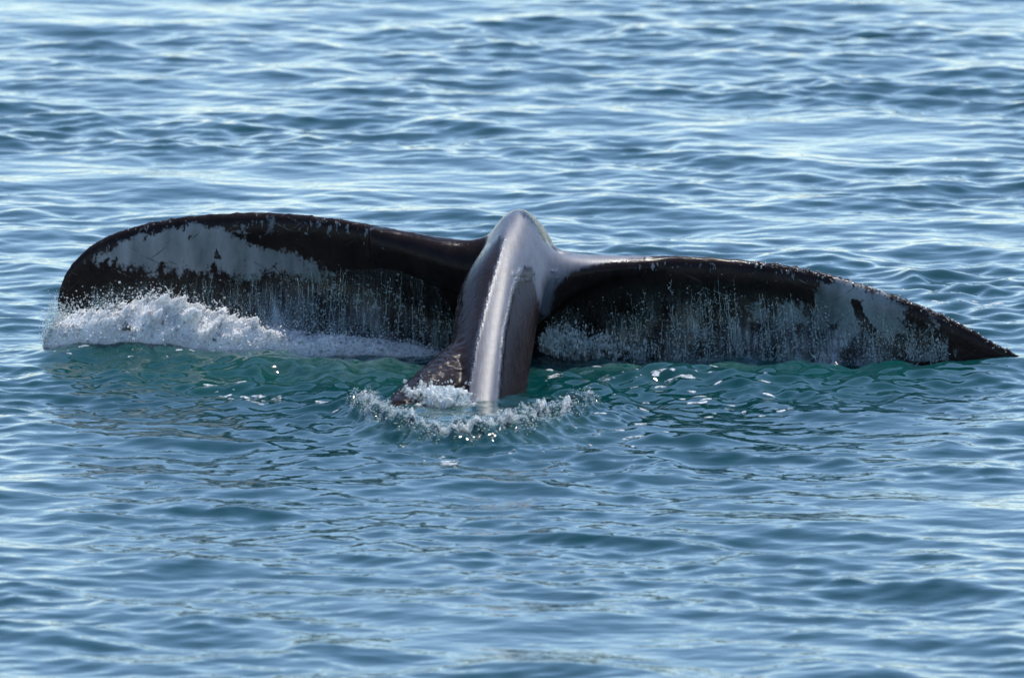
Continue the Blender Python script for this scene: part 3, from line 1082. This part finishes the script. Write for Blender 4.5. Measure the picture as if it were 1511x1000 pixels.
def root_splash():
    """water breaking white where the right fluke's root drops into the sea"""
    g = np.random.default_rng(85)
    lump = SumNoise(86, 0.02, 0.09, 40, 3)
    parts, q, r = [], [], []
    for px, py, rx, ry, k, Y_ in [(815, 503, 16, 16, 700, -0.30), (842, 502, 26, 20, 900, -0.26), (880, 508, 34, 16, 700, -0.22), (935, 518, 50, 14, 450, -0.18)]:
        a, b_ = cloud(px, py, Y_, rx, ry, 0.07, k, 0.0022, g)
        a = a + 0.012 * np.stack([lump(*a.T), 0 * a[:, 0], lump(*(a + 3).T)], -1)
        # drops drawn out downwards
        q.append(a)
        r.append(b_)
    q, r = np.concatenate(q), np.concatenate(r)
    st = np.column_stack([np.ones(len(q)), np.ones(len(q)), 1 + np.abs(g.normal(0, 1.6, len(q)))])
    v, f = drops(q, r, st, 0.3, 7)
    o = mesh_np('splash', v, f, M_SPRAY)
    tag(o, 'loose pale splash under the right fluke close beside the tail stock', 'splash', 'stuff')


root_splash()


def collar_foam():
    """broken foam riding on the ring of water in front of the stock"""
    g = np.random.default_rng(91)
    n = 11000
    dens = np.interp(np.linspace(0, 1, 60), [0, 0.08, 0.25, 0.45, 0.55, 0.72, 0.9, 1], [1, 1, 0.7, 0.45, 0.9, 1.3, 0.9, 0.5])
    i = g.choice(60, n, p=dens / dens.sum())
    clump = g.choice(60, 40, p=dens / dens.sum())
    use = g.random(n) < 0.55
    i = np.where(use, clump[g.integers(0, 40, n)], i)
    p = RING_C[i] + g.normal(0, 1, (n, 2)) * np.array([0.032, 0.060])
    z = sea_height(p[:, 0], p[:, 1]) + np.abs(g.normal(0, 0.013, n))
    r = np.minimum(np.exp(g.normal(math.log(0.0014), 0.65, n)), 0.0036)
    v, f = drops(np.column_stack([p, z]), r, np.column_stack([np.full(n, 1.5), np.full(n, 1.6), np.full(n, 0.8)]), 0.3, 12)
    # torn rolls of white water along the crest
    lump = SumNoise(92, 0.025, 0.10, 40, 3)
    fine = SumNoise(93, 0.007, 0.022, 40, 3)
    tt_ = np.linspace(0, 59, 420)
    cen = np.stack([np.interp(tt_, range(60), RING_C[:, i]) for i in range(2)], -1)
    amp = np.interp(tt_ / 59, np.linspace(0, 1, 60), dens) * np.clip(0.55 + 0.6 * SumNoise(94, 0.06, 0.35, 16)(cen[:, 0], cen[:, 1]), 0.05, 1.5)
    zc = sea_height(cen[:, 0], cen[:, 1]) + 0.004
    an = np.arange(26) / 26 * 2 * math.pi
    rp = np.stack([cen[:, None, 0] + 0 * an, cen[:, None, 1] + (0.055 * amp)[:, None] * np.cos(an), zc[:, None] + (0.017 * amp)[:, None] * np.sin(an)], -1).reshape(-1, 3)
    am = np.repeat(amp, 26)
    dd = (0.009 * lump(*rp.T) + 0.003 * fine(*rp.T)) * am
    rp[:, 2] += dd
    rp[:, 1] += 1.5 * dd
    rp[:, 0] += 0.5 * (0.006 * fine(*(rp + 0.5).T)) * am
    ii_ = np.arange(419)[:, None] * 26
    jj_ = np.arange(26)[None]
    j2_ = (jj_ + 1) % 26
    qd = np.stack([ii_ + jj_, ii_ + j2_, ii_ + 26 + j2_, ii_ + 26 + jj_], -1).reshape(-1, 4)
    v, f, _m = join([(v, f, 0), (rp, tris(qd), 1)])
    o = mesh_np('foam_collar', v, f, [M_SPRAY, M_CORE], True, _m)
    tag(o, 'broken glittering foam on the ring wave in front of the tail stock', 'foam', 'stuff')


collar_foam()


def flecks():
    """small rafts of foam, and sun glints modelled as white patches, round the whale"""
    g = np.random.default_rng(101)
    spots = []
    for px, py, rx, ry, k in [(365, 580, 55, 18, 26), (330, 572, 20, 6, 8), (400, 590, 30, 8, 10), (490, 605, 20, 10, 6), (930, 568, 60, 8, 14), (1010, 575, 120, 22, 44), (1160, 606, 40, 3, 9), (900, 640, 90, 22, 30), (1080, 600, 90, 18, 26), (700, 676, 110, 7, 20), (820, 560, 40, 20, 14), (1430, 446, 60, 6, 16), (1300, 545, 90, 8, 10), (120, 528, 60, 6, 8), (250, 535, 60, 6, 8), (1400, 430, 60, 10, 10)]:
        for _ in range(int(k * 0.5)):
            spots.append((px + g.normal(0, rx * .5), py + g.normal(0, ry * .5)))
    V, F, b = [], [], 0
    for px, py in spots:
        c = on_sea(px, py)
        L = abs(g.normal(0.0, 0.012)) + 0.004
        wd = L * g.uniform(0.4, 1.0)
        L *= 1.25
        m = 14
        t = np.arange(m) / m * 2 * math.pi
        rr = 1 + 0.35 * np.cos(2 * t + g.uniform(0, 6)) + 0.18 * np.cos(3 * t + g.uniform(0, 6)) + g.normal(0, 0.2, m)
        ring = [np.stack([c[0] + s * L * rr * np.cos(t), c[1] + s * wd * rr * np.sin(t)], -1) for s in (1.0, 0.75, 0.4)]
        pts = np.concatenate(ring + [[c[:2]]])
        z = sea_height(pts[:, 0], pts[:, 1]) + np.concatenate([np.full(m, -0.001), np.full(m, 0.0018), np.full(m, 0.003), [0.0032]])
        V.append(np.column_stack([pts, z]))
        j = np.arange(m)
        j2 = (j + 1) % m
        for k in range(2):
            F.append(np.stack([b + k * m + j, b + k * m + j2, b + (k + 1) * m + j2], -1))
            F.append(np.stack([b + k * m + j, b + (k + 1) * m + j2, b + (k + 1) * m + j], -1))
        F.append(np.stack([b + 2 * m + j, b + 2 * m + j2, np.full(m, b + 3 * m)], -1))
        b += 3 * m + 1
    o = mesh_np('foam_glint_flecks', np.concatenate(V), np.concatenate(F), M_FLECK)  # white patches stand in for sun glints as well as foam
    tag(o, 'scattered small white flecks of foam and modelled sun glints on the water round the whale', 'foam', 'stuff')


flecks()
